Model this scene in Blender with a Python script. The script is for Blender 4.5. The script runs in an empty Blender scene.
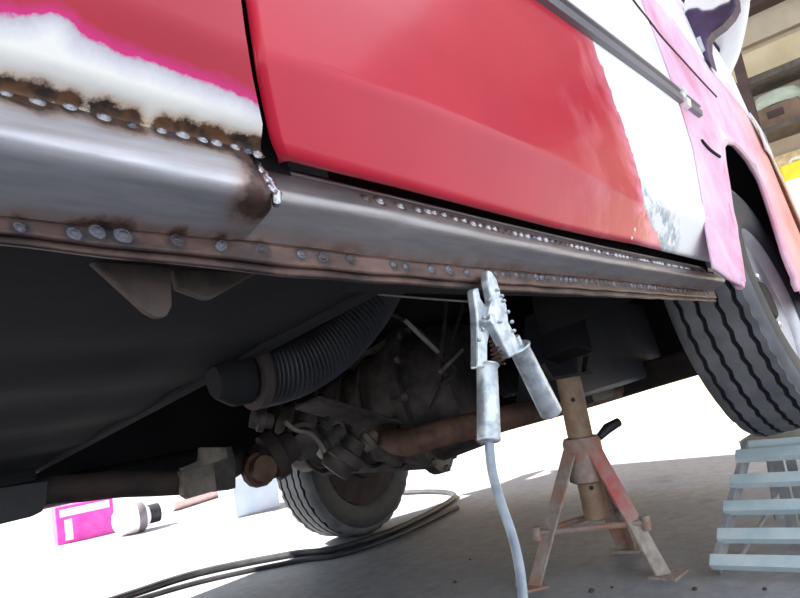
import bpy, bmesh, math, random
from mathutils import Vector, Matrix
random.seed(7)
C = bpy.context.scene.collection
scn = bpy.context.scene
# ---------------------------------------------------------------- camera
F, CX, CY = 650.0, 400.0, 299.0
VF, SLOPE, CAMH = (950.0, 306.0), -0.172, 0.49
_p0 = Vector((VF[0]-CX, VF[1]-CY, F)); _p1 = _p0 + Vector((-500, -500*SLOPE, 0))
_up = _p0.cross(_p1).normalized()
if _up.y > 0: _up = -_up
_X = _p0.normalized(); _Y = _up.cross(_X)
M = Matrix((_X, _Y, _up))                      # photo axes (right, down, forward) -> world
CAM = Vector((0, 0, CAMH))
cam = bpy.data.objects.new('camera', bpy.data.cameras.new('camera')); C.objects.link(cam)
cam.data.sensor_width = 36.0; cam.data.lens = F/800*36; cam.data.clip_start = 0.01
_r = M @ Vector((1, 0, 0)); _u = -(M @ Vector((0, 1, 0))); _b = -(M @ Vector((0, 0, 1)))
cam.matrix_world = Matrix(((_r.x, _u.x, _b.x, 0), (_r.y, _u.y, _b.y, 0), (_r.z, _u.z, _b.z, CAMH), (0, 0, 0, 1)))
scn.camera = cam
# ---------------------------------------------------------------- light
w = bpy.data.worlds.new('sky'); scn.world = w; w.use_nodes = True
w.node_tree.nodes['Background'].inputs[0].default_value = (0.84, 0.91, 1.0, 1)
w.node_tree.nodes['Background'].inputs[1].default_value = 2.25
sun = bpy.data.objects.new('sun', bpy.data.lights.new('sun', 'SUN')); C.objects.link(sun)
sun.data.energy = 22; sun.data.angle = 0.02; sun.data.color = (1.0, 0.95, 0.86)
sun.rotation_euler = Vector((0.70, -0.45, -1.0)).to_track_quat('-Z', 'Y').to_euler()
vs = scn.view_settings
vs.view_transform = 'Standard'; vs.look = 'None'; vs.gamma = 1.0; vs.use_curve_mapping = False
vs.exposure = 0.0
# ---------------------------------------------------------------- photo pixel -> place
PHI = math.radians(8)                           # the van leans: its near side is jacked up
VO = Vector((0, .335, .575))
VR = Matrix(((1, 0, 0), (0, math.cos(PHI), math.sin(PHI)), (0, -math.sin(PHI), math.cos(PHI))))
VM = Matrix.Translation(VO) @ VR.to_4x4()
VMI = VM.inverted()
def ray(px, py): return (M @ Vector((px-CX, py-CY, F))).normalized()
def onw(px, py, ax, val):                       # world plane
    d = ray(px, py); return CAM + d*((val-CAM[ax])/d[ax])
def U(px, py, ax, val):                         # plane of the van's own frame
    o = VMI @ CAM; d = VR.transposed() @ ray(px, py)
    return o + d*((val-o[ax])/d[ax])
def interp(tab, x):
    if x <= tab[0][0]: 
        (a, b), (c, d) = tab[0], tab[1]
    elif x >= tab[-1][0]:
        (a, b), (c, d) = tab[-2], tab[-1]
    else:
        for k in range(len(tab)-1):
            if tab[k][0] <= x <= tab[k+1][0]:
                (a, b), (c, d) = tab[k], tab[k+1]; break
    return b + (d-b)*(x-a)/(c-a) if c != a else b
def clampi(tab, x): return interp(tab, min(max(x, tab[0][0]), tab[-1][0]))
def line(pts, y):                               # traced line on the van side -> table x:z
    return [(lambda p: (p.x, p.z))(U(a, b, 1, y)) for a, b in pts]
def sm(a, b, x):
    t = min(max((x-a)/(b-a), 0), 1); return t*t*(3-2*t)
# ---------------------------------------------------------------- mesh helpers
class MB:
    def __init__(s): s.v = []; s.f = []
    def add(s, vs, fs):
        o = len(s.v); s.v += [tuple(p) for p in vs]; s.f += [tuple(i+o for i in q) for q in fs]; return s
    def box(s, c, d, rot=None, taper=1.0):
        x, y, z = d[0]/2, d[1]/2, d[2]/2
        P = [Vector((sx*x*(taper if sz > 0 else 1), sy*y*(taper if sz > 0 else 1), sz*z)) for sz in (-1, 1) for sy in (-1, 1) for sx in (-1, 1)]
        if rot is not None: P = [rot @ p for p in P]
        P = [p+Vector(c) for p in P]
        return s.add(P, [(0, 2, 3, 1), (4, 5, 7, 6), (0, 1, 5, 4), (2, 6, 7, 3), (0, 4, 6, 2), (1, 3, 7, 5)])
    def bar(s, a, b, wd, th, up=(0, 0, 1), w2=None, t2=None):      # rectangular bar from a to b
        a, b = Vector(a), Vector(b); d = (b-a).normalized(); u = Vector(up)
        sd = d.cross(u)
        if sd.length < 1e-4: sd = d.cross(Vector((1, 0, 0)))
        sd.normalize(); n = sd.cross(d); w2 = w2 or wd; t2 = t2 or th
        P = []
        for q, W, T in ((a, wd, th), (b, w2, t2)):
            P += [q+sd*W/2+n*T/2, q-sd*W/2+n*T/2, q-sd*W/2-n*T/2, q+sd*W/2-n*T/2]
        return s.add(P, [(0, 1, 2, 3), (7, 6, 5, 4), (0, 4, 5, 1), (1, 5, 6, 2), (2, 6, 7, 3), (3, 7, 4, 0)])
    def tube(s, pts, r, n=10, closed=False, caps=True):
        pts = [Vector(p) for p in pts]; m = len(pts)
        rr = r if isinstance(r, (list, tuple)) else [r]*m
        P = []; prev = None
        for i, p in enumerate(pts):
            if closed: d = (pts[(i+1) % m]-pts[i-1])
            else: d = pts[min(i+1, m-1)]-pts[max(i-1, 0)]
            d.normalize()
            if prev is None:
                a = d.cross(Vector((0, 0, 1)))
                if a.length < .05: a = d.cross(Vector((1, 0, 0)))
            else: a = prev - d*prev.dot(d)
            a.normalize(); prev = a; b = d.cross(a)
            P += [p+(a*math.cos(2*math.pi*k/n)+b*math.sin(2*math.pi*k/n))*rr[i] for k in range(n)]
        Fs = []
        for i in range(m if closed else m-1):
            j = (i+1) % m
            for k in range(n): Fs.append((i*n+k, i*n+(k+1) % n, j*n+(k+1) % n, j*n+k))
        if caps and not closed:
            Fs.append(tuple(range(n-1, -1, -1))); Fs.append(tuple((m-1)*n+k for k in range(n)))
        return s.add(P, Fs)
    def lathe(s, prof, n=32, mat=None, close=False):               # profile (r, h) about local Z
        P = []; mat = mat or Matrix()
        for r, hh in prof:
            for k in range(n):
                a = 2*math.pi*k/n; P.append(mat @ Vector((r*math.cos(a), r*math.sin(a), hh)))
        m = len(prof); Fs = []
        for i in range(m if close else m-1):
            j = (i+1) % m
            for k in range(n): Fs.append((i*n+k, i*n+(k+1) % n, j*n+(k+1) % n, j*n+k))
        if not close:
            if prof[0][0] > 1e-5: Fs.append(tuple(range(n-1, -1, -1)))
            if prof[-1][0] > 1e-5: Fs.append(tuple((m-1)*n+k for k in range(n)))
        return s.add(P, Fs)
    def prism(s, pts, vec):                                        # polygon extruded along vec
        n = len(pts); vec = Vector(vec); P = [Vector(p) for p in pts]; P += [p+vec for p in P]
        return s.add(P, [tuple(range(n)), tuple(range(2*n-1, n-1, -1))]+[(i, i+n, (i+1) % n+n, (i+1) % n) for i in range(n)])
    def grid(s, fn, nu, nv):
        P = [fn(i/nu, j/nv) for j in range(nv+1) for i in range(nu+1)]
        return s.add(P, [(j*(nu+1)+i, j*(nu+1)+i+1, (j+1)*(nu+1)+i+1, (j+1)*(nu+1)+i) for j in range(nv) for i in range(nu)])
    def build(s, name, mat, parent=None, smooth=False, bevel=0, thick=0, attrs=None, sub=0, world=False, angle=40, fixn=True):
        me = bpy.data.meshes.new(name); me.from_pydata(s.v, [], s.f); me.validate()
        if fixn:
            bm = bmesh.new(); bm.from_mesh(me); bmesh.ops.recalc_face_normals(bm, faces=bm.faces); bm.to_mesh(me); bm.free()
        if attrs:
            for k, vals in attrs.items():
                at = me.attributes.new(k, 'FLOAT', 'POINT'); at.data.foreach_set('value', vals)
        o = bpy.data.objects.new(name, me); C.objects.link(o)
        me.materials.append(mat)
        if smooth:
            me.shade_smooth()
            me.set_sharp_from_angle(angle=math.radians(angle))
        if thick:
            m = o.modifiers.new('thickness', 'SOLIDIFY'); m.thickness = thick; m.offset = 0
        if bevel:
            m = o.modifiers.new('bevel', 'BEVEL'); m.width = bevel; m.segments = 2; m.limit_method = 'ANGLE'; m.angle_limit = math.radians(40)
        if sub:
            m = o.modifiers.new('subdivision', 'SUBSURF'); m.levels = sub; m.render_levels = sub
        if parent:
            o.parent = parent
        return o
def tag(o, label=None, cat=None, group=None, kind=None):
    if label: o['label'] = label
    if cat: o['category'] = cat
    if group: o['group'] = group
    if kind: o['kind'] = kind
    return o
def thing(name, loc, label, cat, group=None):
    o = bpy.data.objects.new(name, None); C.objects.link(o); o.location = loc; o.empty_display_size = .1
    return tag(o, label, cat, group)
def put(o, parent, mw):                         # parent with a matrix given in the parent's frame
    o.parent = parent; o.matrix_local = mw; return o
def bez(p, n):
    out = []
    m = len(p)-1
    for i in range(n+1):
        t = i/n*m; k = min(int(t), m-1); f = t-k
        p0, p1, p2, p3 = p[max(k-1, 0)], p[k], p[k+1], p[min(k+2, m)]
        out.append(.5*((2*p1)+(p2-p0)*f+(2*p0-5*p1+4*p2-p3)*f*f+(3*p1-p0-3*p2+p3)*f**3))
    return out
bez_ = bez
# ---------------------------------------------------------------- materials
class NT:
    def __init__(s, name):
        s.m = bpy.data.materials.new(name); s.m.use_nodes = True; s.t = s.m.node_tree
        s.b = s.t.nodes['Principled BSDF']; s.co = None
    def n(s, kind, **kw):
        x = s.t.nodes.new(kind)
        for k, v in kw.items(): setattr(x, k, v)
        return x
    def link(s, a, b): s.t.links.new(a, b)
    def coord(s):
        if not s.co: s.co = s.n('ShaderNodeTexCoord').outputs['Object']
        return s.co
    def noise(s, scale, detail=4, rough=.55, vec=None, stretch=None):
        x = s.n('ShaderNodeTexNoise'); x.inputs['Scale'].default_value = scale; x.inputs['Detail'].default_value = detail; x.inputs['Roughness'].default_value = rough
        src = vec or s.coord()
        if stretch:
            mp = s.n('ShaderNodeMapping'); mp.inputs['Scale'].default_value = stretch; s.link(src, mp.inputs[0]); src = mp.outputs[0]
        s.link(src, x.inputs['Vector']); return x.outputs['Fac']
    def ramp(s, fac, stops):
        x = s.n('ShaderNodeValToRGB'); el = x.color_ramp.elements
        while len(el) < len(stops): el.new(0.5)
        for e, (p, c) in zip(el, stops):
            e.position = p; e.color = (c[0], c[1], c[2], 1) if not isinstance(c, (int, float)) else (c, c, c, 1)
        s.link(fac, x.inputs[0]); return x.outputs[0]
    def math(s, op, a, b=None, clamp=False):
        x = s.n('ShaderNodeMath', operation=op, use_clamp=clamp)
        for i, v in enumerate((a, b)):
            if v is None: continue
            if isinstance(v, (int, float)): x.inputs[i].default_value = v
            else: s.link(v, x.inputs[i])
        return x.outputs[0]
    def mix(s, fac, a, b):
        x = s.n('ShaderNodeMix', data_type='RGBA')
        for i, v in ((0, fac), (6, a), (7, b)):
            if isinstance(v, (int, float)): x.inputs[i].default_value = v
            elif isinstance(v, tuple): x.inputs[i].default_value = (v[0], v[1], v[2], 1)
            else: s.link(v, x.inputs[i])
        return x.outputs[2]
    def attr(s, name): return s.n('ShaderNodeAttribute', attribute_name=name).outputs['Fac']
    def set(s, **kw):
        names = {'color': 'Base Color', 'rough': 'Roughness', 'metal': 'Metallic', 'coat': 'Coat Weight', 'coat_rough': 'Coat Roughness', 'spec': 'Specular IOR Level', 'trans': 'Transmission Weight', 'ior': 'IOR', 'alpha': 'Alpha'}
        for k, v in kw.items():
            i = s.b.inputs[names[k]]
            if isinstance(v, tuple): i.default_value = (v[0], v[1], v[2], 1)
            elif isinstance(v, (int, float)): i.default_value = v
            else: s.link(v, i)
        return s
    def bump(s, h, strength=.3, dist=.002):
        x = s.n('ShaderNodeBump'); x.inputs['Strength'].default_value = strength; x.inputs['Distance'].default_value = dist
        s.link(h, x.inputs['Height']); s.link(x.outputs[0], s.b.inputs['Normal']); return s
def simple(name, c1, c2=None, rough=.6, metal=0.0, scale=20, bump=0, coat=0, dist=.002, spec=.5, stretch=None, lo=.35, hi=.65):
    t = NT(name); t.set(rough=rough, metal=metal, coat=coat, spec=spec)
    f = t.noise(scale, stretch=stretch)
    t.set(color=t.ramp(f, [(lo, c1), (hi, c2 or c1)]))
    if bump: t.bump(t.noise(scale*2.5), bump, dist)
    return t.m
K = {}
K['black_under'] = simple('black underseal', (.006, .006, .0075), (.012, .0115, .013), .8, scale=9, bump=.35, dist=.004, stretch=(.6, 1, 1), spec=.25)
K['black_plastic'] = simple('black plastic', (.012, .013, .016), (.020, .021, .025), .5, scale=30, bump=.08)
K['box_plastic'] = simple('dusty black box plastic', (.050, .053, .066), (.068, .071, .084), .5, scale=14, bump=.1)
K['rubber'] = simple('black rubber', (.024, .024, .026), (.036, .036, .040), .6, scale=30, bump=.1)
K['hose'] = simple('ribbed hose plastic', (.020, .020, .024), (.034, .034, .040), .42, scale=30)
K['rust'] = simple('rusted steel', (.055, .026, .016), (.13, .065, .040), .75, scale=25, bump=.5)
K['rust_dark'] = simple('dark rusty underside steel', (.016, .011, .010), (.045, .028, .022), .8, scale=18, bump=.5)
K['cast'] = simple('oily cast aluminium', (.030, .025, .023), (.085, .070, .062), .65, metal=.2, scale=22, bump=.5)
K['cast_pale'] = simple('pale corroded casting', (.09, .075, .06), (.20, .17, .14), .7, scale=22, bump=.4)
K['pale_rust'] = simple('dusty rusty plate', (.042, .030, .026), (.095, .070, .060), .8, scale=40, bump=.5)
K['wire'] = simple('dull grey wire', (.16, .15, .14), (.28, .26, .25), .5, metal=.5)
K['rim'] = simple('silver painted rim', (.52, .53, .56), (.66, .67, .70), .4, metal=.5, scale=15, bump=.1)
K['nut'] = simple('bright wheel nut steel', (.60, .60, .60), (.8, .8, .8), .3, metal=.9)
K['tyre'] = (lambda t: (t.set(color=t.ramp(t.noise(14), [(.3, (.085, .088, .096)), (.7, (.155, .156, .165))]), rough=.75), t.bump(t.noise(90), .25, .002), t.m)[2])(NT('dusty tyre rubber'))
K['groove'] = simple('tyre groove rubber', (.016, .016, .018), (.03, .03, .032), .85)
K['glass_dark'] = simple('dark window glass', (.03, .02, .035), (.05, .03, .05), .06, spec=.8, scale=3)
K['white_plastic'] = simple('white primed shell', (.86, .87, .85), (.92, .92, .90), .4, scale=8)
K['cream'] = simple('cream primer', (.80, .72, .55), (.90, .84, .70), .5, scale=12)
K['lens'] = simple('clear lamp lens', (.85, .86, .88), (.92, .92, .92), .1, coat=.6)
K['stand_paint'] = (lambda t: (t.set(color=t.mix(t.ramp(t.noise(16, 5), [(.42, 0.0), (.60, 1.0)]), t.ramp(t.noise(60), [(.35, (.27, .22, .19)), (.65, (.40, .34, .30))]), t.ramp(t.noise(35), [(.35, (.36, .15, .10)), (.65, (.34, .25, .19))])), rough=.7), t.bump(t.noise(80), .3, .001), t.m)[2])(NT('worn grey and red stand paint'))
K['stand_red'] = simple('faded red stand paint', (.42, .12, .10), (.36, .26, .23), .65, scale=18, bump=.2)
def two_tone():
    t = NT('stand leg red over bare'); sx = t.n('ShaderNodeSeparateXYZ'); t.link(t.coord(), sx.inputs[0])
    f = t.ramp(t.math('ADD', sx.outputs[2], t.math('MULTIPLY', t.math('SUBTRACT', t.noise(30, 5), .5), .08)), [(.125, 0), (.16, 1)])
    t.set(color=t.mix(f, t.ramp(t.noise(50), [(.35, (.30, .25, .21)), (.65, (.44, .38, .33))]), t.ramp(t.noise(24), [(.4, (.46, .10, .09)), (.65, (.40, .22, .19))])), rough=.65); return t.m
K['leg_two_tone'] = two_tone()
K['stand_post'] = simple('yellowed rusty post', (.25, .15, .09), (.36, .25, .17), .65, scale=24, bump=.3)
K['ramp'] = simple('pale blue ramp paint', (.46, .60, .64), (.66, .74, .76), .5, scale=14, bump=.15)
K['ramp_dark'] = simple('worn ramp steel', (.24, .24, .25), (.38, .38, .38), .6, scale=18, bump=.2)
K['galv'] = (lambda t: (t.set(color=t.ramp(t.noise(90, 5), [(.3, (.34, .38, .42)), (.5, (.56, .62, .66)), (.7, (.74, .78, .80))]), rough=t.ramp(t.noise(40), [(.3, .28), (.7, .5)]), metal=.75), t.bump(t.noise(220), .5, .0012), t.m)[2])(NT('grubby galvanised clamp steel'))
K['cable_grey'] = simple('grey clamp cable', (.20, .25, .31), (.32, .37, .42), .35, coat=.3, scale=60)
K['cable_black'] = simple('black floor cable', (.018, .019, .022), (.04, .04, .045), .5)
K['weld'] = simple('weld metal', (.30, .30, .34), (.58, .58, .62), .16, metal=.95, scale=300, bump=.5, dist=.0006)
K['weld_blue'] = simple('blued weld metal', (.06, .062, .085), (.24, .24, .27), .18, metal=.95, scale=300, bump=.5, dist=.0006)
K['weld_dark'] = simple('scorched weld metal', (.04, .035, .04), (.15, .14, .145), .22, metal=.9, scale=300, bump=.5, dist=.0006)
# bare sill steel with heat tint (a stain, measured from the weld spots)
def steel(name, tint):
    t = NT(name); heat = t.attr('scorch'); rs = t.attr('rusty')
    n1 = t.noise(34, 5); n2 = t.noise(160, 3, stretch=(.12, 1, 1))
    base = t.mix(t.ramp(n2, [(.35, 0), (.65, 1)]), tuple(v*.80 for v in tint), tint)
    base = t.mix(t.math('MULTIPLY', rs, t.ramp(n1, [(.25, .35), (.6, 1)])), base, (.17, .095, .070))
    hv = t.math('ADD', heat, t.math('MULTIPLY', t.math('SUBTRACT', t.noise(120, 5, .7), .5), .9))
    hh = t.math('MULTIPLY', t.ramp(hv, [(.22, 0), (.62, 1)]), t.ramp(heat, [(.02, 0), (.12, 1)]))
    col = t.mix(t.ramp(heat, [(.03, 0), (.3, .75)]), base, (.36, .25, .20))
    col = t.mix(hh, col, t.ramp(t.noise(90), [(.4, (.030, .020, .018)), (.58, (.10, .050, .032)), (.7, (.06, .055, .10))]))
    t.set(color=col, metal=t.ramp(t.math('MAXIMUM', hh, rs), [(0, .85), (1, .35)]), rough=t.ramp(n1, [(.3, .36), (.7, .5)]))
    t.bump(t.noise(70), .12, .001); return t.m
K['steel'] = steel('bare sill steel', (.54, .53, .56))
K['steel_front'] = steel('bare front sill steel', (.36, .34, .345))
K['flange'] = simple('rusty sill flange', (.030, .017, .016), (.14, .080, .066), .42, metal=.5, scale=60, bump=.35, stretch=(.35, 1, 1))
def flange_scorched():
    t = NT('scorched rusty flange'); heat = t.attr('scorch')
    base = t.ramp(t.noise(60, 5, stretch=(.35, 1, 1)), [(.35, (.045, .025, .022)), (.65, (.16, .092, .075))])
    hv = t.math('ADD', heat, t.math('MULTIPLY', t.math('SUBTRACT', t.noise(130, 5, .7), .5), .8))
    col = t.mix(t.ramp(hv, [(.25, 0), (.7, 1)]), base, t.ramp(t.noise(100), [(.4, (.016, .013, .014)), (.65, (.05, .035, .032))]))
    t.set(color=col, rough=.42, metal=.45); t.bump(t.noise(150), .35, .0015); return t.m
K['flange_scorched'] = flange_scorched()
# red paint; the sanded-back areas are patches with traced edges ("sand" holds metres from that edge)
def paint(name, kind):
    t = NT(name); n1 = t.noise(7, 5); n2 = t.noise(45, 4)
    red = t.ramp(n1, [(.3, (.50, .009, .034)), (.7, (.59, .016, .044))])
    if kind == 'rear': red = t.ramp(n1, [(.3, (.40, .005, .026)), (.7, (.48, .010, .034))])  # same van red, darkened to stand in for this panel's dimmer reflections
    if kind == 'plain':
        t.set(color=red, rough=.3, coat=.5, coat_rough=.12); return t.m
    sd = t.attr('sand'); jag = t.math('MULTIPLY', t.math('SUBTRACT', t.noise(38, 6, .65), .5), .030 if kind == 'door' else .014)
    d = t.math('ADD', sd, jag)
    if kind == 'rear':
        heat = t.attr('scorch')
        bare = t.ramp(t.noise(26, 4, stretch=(.25, 1, 1)), [(.3, (.80, .77, .70)), (.55, (.90, .88, .82)), (.72, (.60, .60, .63))])
        edge = t.ramp(t.math('MULTIPLY', d, 60, True), [(.0, (.66, .02, .26)), (.12, (.55, .50, .55)), (.35, (.72, .70, .74)), (.7, (.9, .88, .82))])
        bare = t.mix(t.ramp(d, [(.012, 0), (.02, 1)]), edge, bare)
        hv = t.math('ADD', heat, t.math('MULTIPLY', t.math('SUBTRACT', t.noise(150, 6, .75), .5), 1.0))
        hh = t.math('MULTIPLY', t.ramp(hv, [(.30, 0), (.55, 1)]), t.ramp(heat, [(.05, 0), (.2, 1)]))
        bare = t.mix(t.ramp(heat, [(.05, 0), (.35, .6)]), bare, (.50, .30, .14))
        bare = t.mix(hh, bare, t.ramp(t.noise(80), [(.42, (.022, .016, .014)), (.62, (.12, .055, .025))]))
        red = t.mix(t.ramp(sd, [(0.0, 0), (1, 1)]), red, red)
        mag = t.mix(t.ramp(t.math('MULTIPLY', t.math('ADD', d, .010), 100, True), [(.35, 0), (.9, .85)]), red, (.66, .012, .20))
        msk = t.ramp(t.math('MULTIPLY', d, 900, True), [(0, 0), (.6, 1)])
        t.set(color=t.mix(msk, mag, bare), rough=t.ramp(msk, [(0, .3), (1, .5)]), coat=t.ramp(msk, [(0, .1), (1, 0)]), coat_rough=.12, spec=.3)
    elif kind == 'door':
        hl = t.attr('dust')
        red = t.mix(t.math('MULTIPLY', t.ramp(t.noise(9, 5, .6, stretch=(1, 1, .5)), [(.48, 0), (.62, 1)]), hl), red, (.72, .16, .20))
        fil = t.ramp(t.noise(8, 3), [(.3, (.88, .88, .86)), (.7, (.94, .94, .92))])
        bare = t.math('MULTIPLY', t.attr('bare'), t.ramp(t.noise(38, 5, .6), [(.44, 0), (.54, 1)]))
        fil = t.mix(bare, fil, t.ramp(t.noise(50), [(.4, (.34, .40, .46)), (.6, (.58, .63, .66))]))
        fr = t.mix(t.ramp(t.math('MULTIPLY', t.math('ADD', d, .05), 20, True), [(.2, 0), (.9, 1)]), red, t.mix(t.ramp(n2, [(.4, 0), (.6, 1)]), red, (.80, .22, .34)))
        msk = t.ramp(t.math('MULTIPLY', d, 400, True), [(0, 0), (.7, 1)])
        up = t.attr('upper')
        lil = t.ramp(t.noise(7, 4, stretch=(.4, 1, 1)), [(.3, (.82, .60, .76)), (.5, (.88, .82, .88)), (.7, (.72, .70, .76))])
        col = t.mix(up, t.mix(msk, fr, fil), lil); m2 = t.math('MAXIMUM', msk, up)
        t.set(color=col, rough=t.ramp(m2, [(0, .30), (1, .6)]), coat=t.ramp(m2, [(0, .22), (1, 0)]), coat_rough=.10, spec=.25)
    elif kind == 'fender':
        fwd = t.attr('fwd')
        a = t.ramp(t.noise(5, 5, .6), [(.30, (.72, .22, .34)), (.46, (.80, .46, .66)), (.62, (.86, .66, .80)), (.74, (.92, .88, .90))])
        b = t.ramp(t.noise(6, 4), [(.35, (.78, .26, .20)), (.65, (.86, .48, .38))])  # salmon towards the front: warm reflected light put into the colour
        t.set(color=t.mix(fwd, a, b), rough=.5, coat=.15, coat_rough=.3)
    elif kind == 'cowl':
        a = t.ramp(t.noise(4.2, 4, .6, stretch=(.6, 1, 1.2)), [(.36, (.80, .45, .68)), (.48, (.88, .72, .86)), (.56, (.93, .92, .92))])
        t.set(color=a, rough=.5)
    return t.m
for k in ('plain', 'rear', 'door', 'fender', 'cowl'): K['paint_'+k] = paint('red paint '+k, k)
# floor
def floor_mat():
    t = NT('workshop concrete'); n1 = t.noise(1.6, 6, .6); n2 = t.noise(22, 6, .7)
    col = t.mix(t.ramp(n2, [(.35, 0), (.7, 1)]), t.ramp(n1, [(.3, (.20, .208, .235)), (.7, (.27, .276, .30))]), (.33, .335, .355))
    col = t.mix(t.ramp(t.noise(3.1, 5, .7), [(.60, 0), (.74, .6)]), col, (.115, .11, .115))
    t.set(color=col, rough=t.ramp(n1, [(.3, .55), (.7, .75)])); t.bump(t.noise(60, 8, .7), .25, .003); return t.m
K['floor'] = floor_mat()
# ================================================================ the setting
fl = MB().add([(-6, -5, 0), (7, -5, 0), (7, 11, 0), (-6, 11, 0)], [(0, 1, 2, 3)]).build('floor', K['floor']); tag(fl, kind='structure')
WX = 5.2
K['wall'] = simple('tan wall panel', (.46, .38, .27), (.54, .46, .34), .8, scale=6, bump=.1)
K['wall_cream'] = simple('cream painted board', (.62, .50, .30), (.72, .60, .38), .7, scale=5)
K['beam'] = simple('dark stained timber', (.045, .025, .022), (.08, .045, .04), .7, scale=12, stretch=(1, .1, 1))
K['tin'] = simple('grey roof sheet', (.30, .29, .28), (.36, .35, .34), .6, scale=4)
wl = MB().box((WX+.06, 2.2, 1.65), (.12, 8.6, 3.3)).build('wall_front', K['wall']); tag(wl, kind='structure')
rf = MB().box((4.35, 2.2, 3.345), (2.0, 9.0, .05)).build('unseen_shade_roof', K['tin']); tag(rf, kind='structure')  # unseen canopy, added to keep the sun off the front wall
rf = MB().box((-2.1, -.1, 3.345), (6.0, 3.8, .05)).build('unseen_shade_roof', K['tin']); tag(rf, kind='structure')  # unseen roof slab, added to shade the near floor, trimmed for door reflections
# ================================================================ the van
van = thing('van', (0, 0, 0), 'red van with welded bare steel sill, jacked up with one front wheel on a ramp', 'van')
van.matrix_world = VM
HX, HR = 1.78, .305
B_tab = [(-.02, -.020), (.045, -.026), (.155, -.074), (.22, -.077), (.5, -.086), (.8, -.089), (.95, -.080), (1.35, .03), (1.55, .12), (1.62, .30)]
crease = line([(100, 5), (250, 52), (330, 75), (410, 102), (560, 160), (640, 202)], -.072)
crease = [(-2.3, .155)] + [p for p in crease if p[0] > .2] + [(1.3, .125), (2.6, .12)]
def side_y(x, z):
    zc = clampi(crease, x)
    zz = z if z > .25 else (z*.155/zc if z < zc else .155+(z-zc)*(.25-.155)/(.25-zc))
    y = clampi(B_tab, zz)
    nose = 2.22
    if x > nose:                                  # the front corner rounds away
        t = min((x-nose)/.33, 1.0); y += .30*(1-math.sqrt(max(0, 1-t**2.4)))
    return y
def US(px, py, zmin=-9):                         # where the line of sight meets the van's side
    y = -.06
    for _ in range(8):
        q = U(px, py, 1, y); y = side_y(q.x, max(q.z, zmin))
    return U(px, py, 1, y)
def P(x, z, dy=0): return Vector((x, side_y(x, z)+dy, z))
# --- traced lines of the sill
wr_px = [(-60, 80), (6, 94), (37, 102), (70, 106), (104, 117), (132, 125), (162, 130), (183, 134), (203, 139), (217, 142), (235, 146), (248, 150), (258, 153)]
LA = line([(-80, 72), (0, 90), (70, 106), (160, 129), (258, 151), (275, 158)], -.040)
LB = line([(-80, 120), (0, 137), (130, 164), (268, 193)], -.054)
LC = line([(-80, 204), (0, 217), (120, 229), (270, 244)], -.008)
LD = line([(-80, 233), (0, 243), (150, 259), (300, 276), (475, 288), (600, 295), (722, 302)], -.006)
FA = line([(275, 171), (400, 200), (500, 224), (600, 247), (716, 271)], -.024)
FB = line([(275, 193), (400, 217), (500, 239), (600, 259), (724, 280)], -.036)
FC = line([(250, 244), (300, 249), (400, 262), (475, 269), (600, 280), (724, 293)], -.006)
gap = [(lambda q: (q.x, q.z))(US(a, c)) for a, c, yy in ((286, 167, -.038), (400, 194, -.036), (500, 219, -.034), (600, 242, -.031), (714, 266, -.028))]
X1, XE = .250, 1.335
def heat_at(p, pts, r):
    return min(1.0, sum(math.exp(-((p-q).length/(r*s))**2) for q, s in pts))
def zpt(tab, x, y): return Vector((x, y, interp(tab, x)))
def on_line(tab, px, py, y):
    q = U(px, py, 1, y); return Vector((q.x, y, interp(tab, q.x)))
rear_top = []
for (a, b) in wr_px:
    q = U(a, b, 1, -.041); rear_top.append((Vector((q.x, -.041, q.z)), random.uniform(.8, 1.25)))
fl_px = [(-40, 222), (20, 228), (75, 233), (98, 231), (124, 235), (178, 240), (222, 245), (262, 249), (302, 254), (324, 257), (352, 259), (394, 265), (406, 267), (432, 269), (450, 270), (468, 272)]
flange_w = []
for (a, b) in fl_px:
    q = U(a, b, 1, -.009); flange_w.append((Vector((q.x, -.009, q.z)), random.uniform(.8, 1.15)))
x = flange_w[-1][0].x + .035
while x < 1.30:
    flange_w.append((Vector((x, -.009, interp(FC, x)-.0045)), random.uniform(.7, 1.0))); x += random.uniform(.011, .017)
front_top = []
for (a, b) in [(366, 198), (380, 201), (400, 206), (418, 210), (428, 211), (434, 212), (444, 214), (455, 219), (464, 220)]:
    q = U(a, b, 1, -.0285); front_top.append((Vector((q.x, -.0285, q.z)), random.uniform(.75, 1.05)))
x = front_top[-1][0].x + .012
while x < 1.29:
    za, zb = interp(FA, x), interp(FB, x); f = .42
    front_top.append((Vector((x, -.024-.012*f-.0005, za+(zb-za)*f)), random.uniform(.75, 1.05))); x += random.uniform(.0105, .0145)
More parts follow.
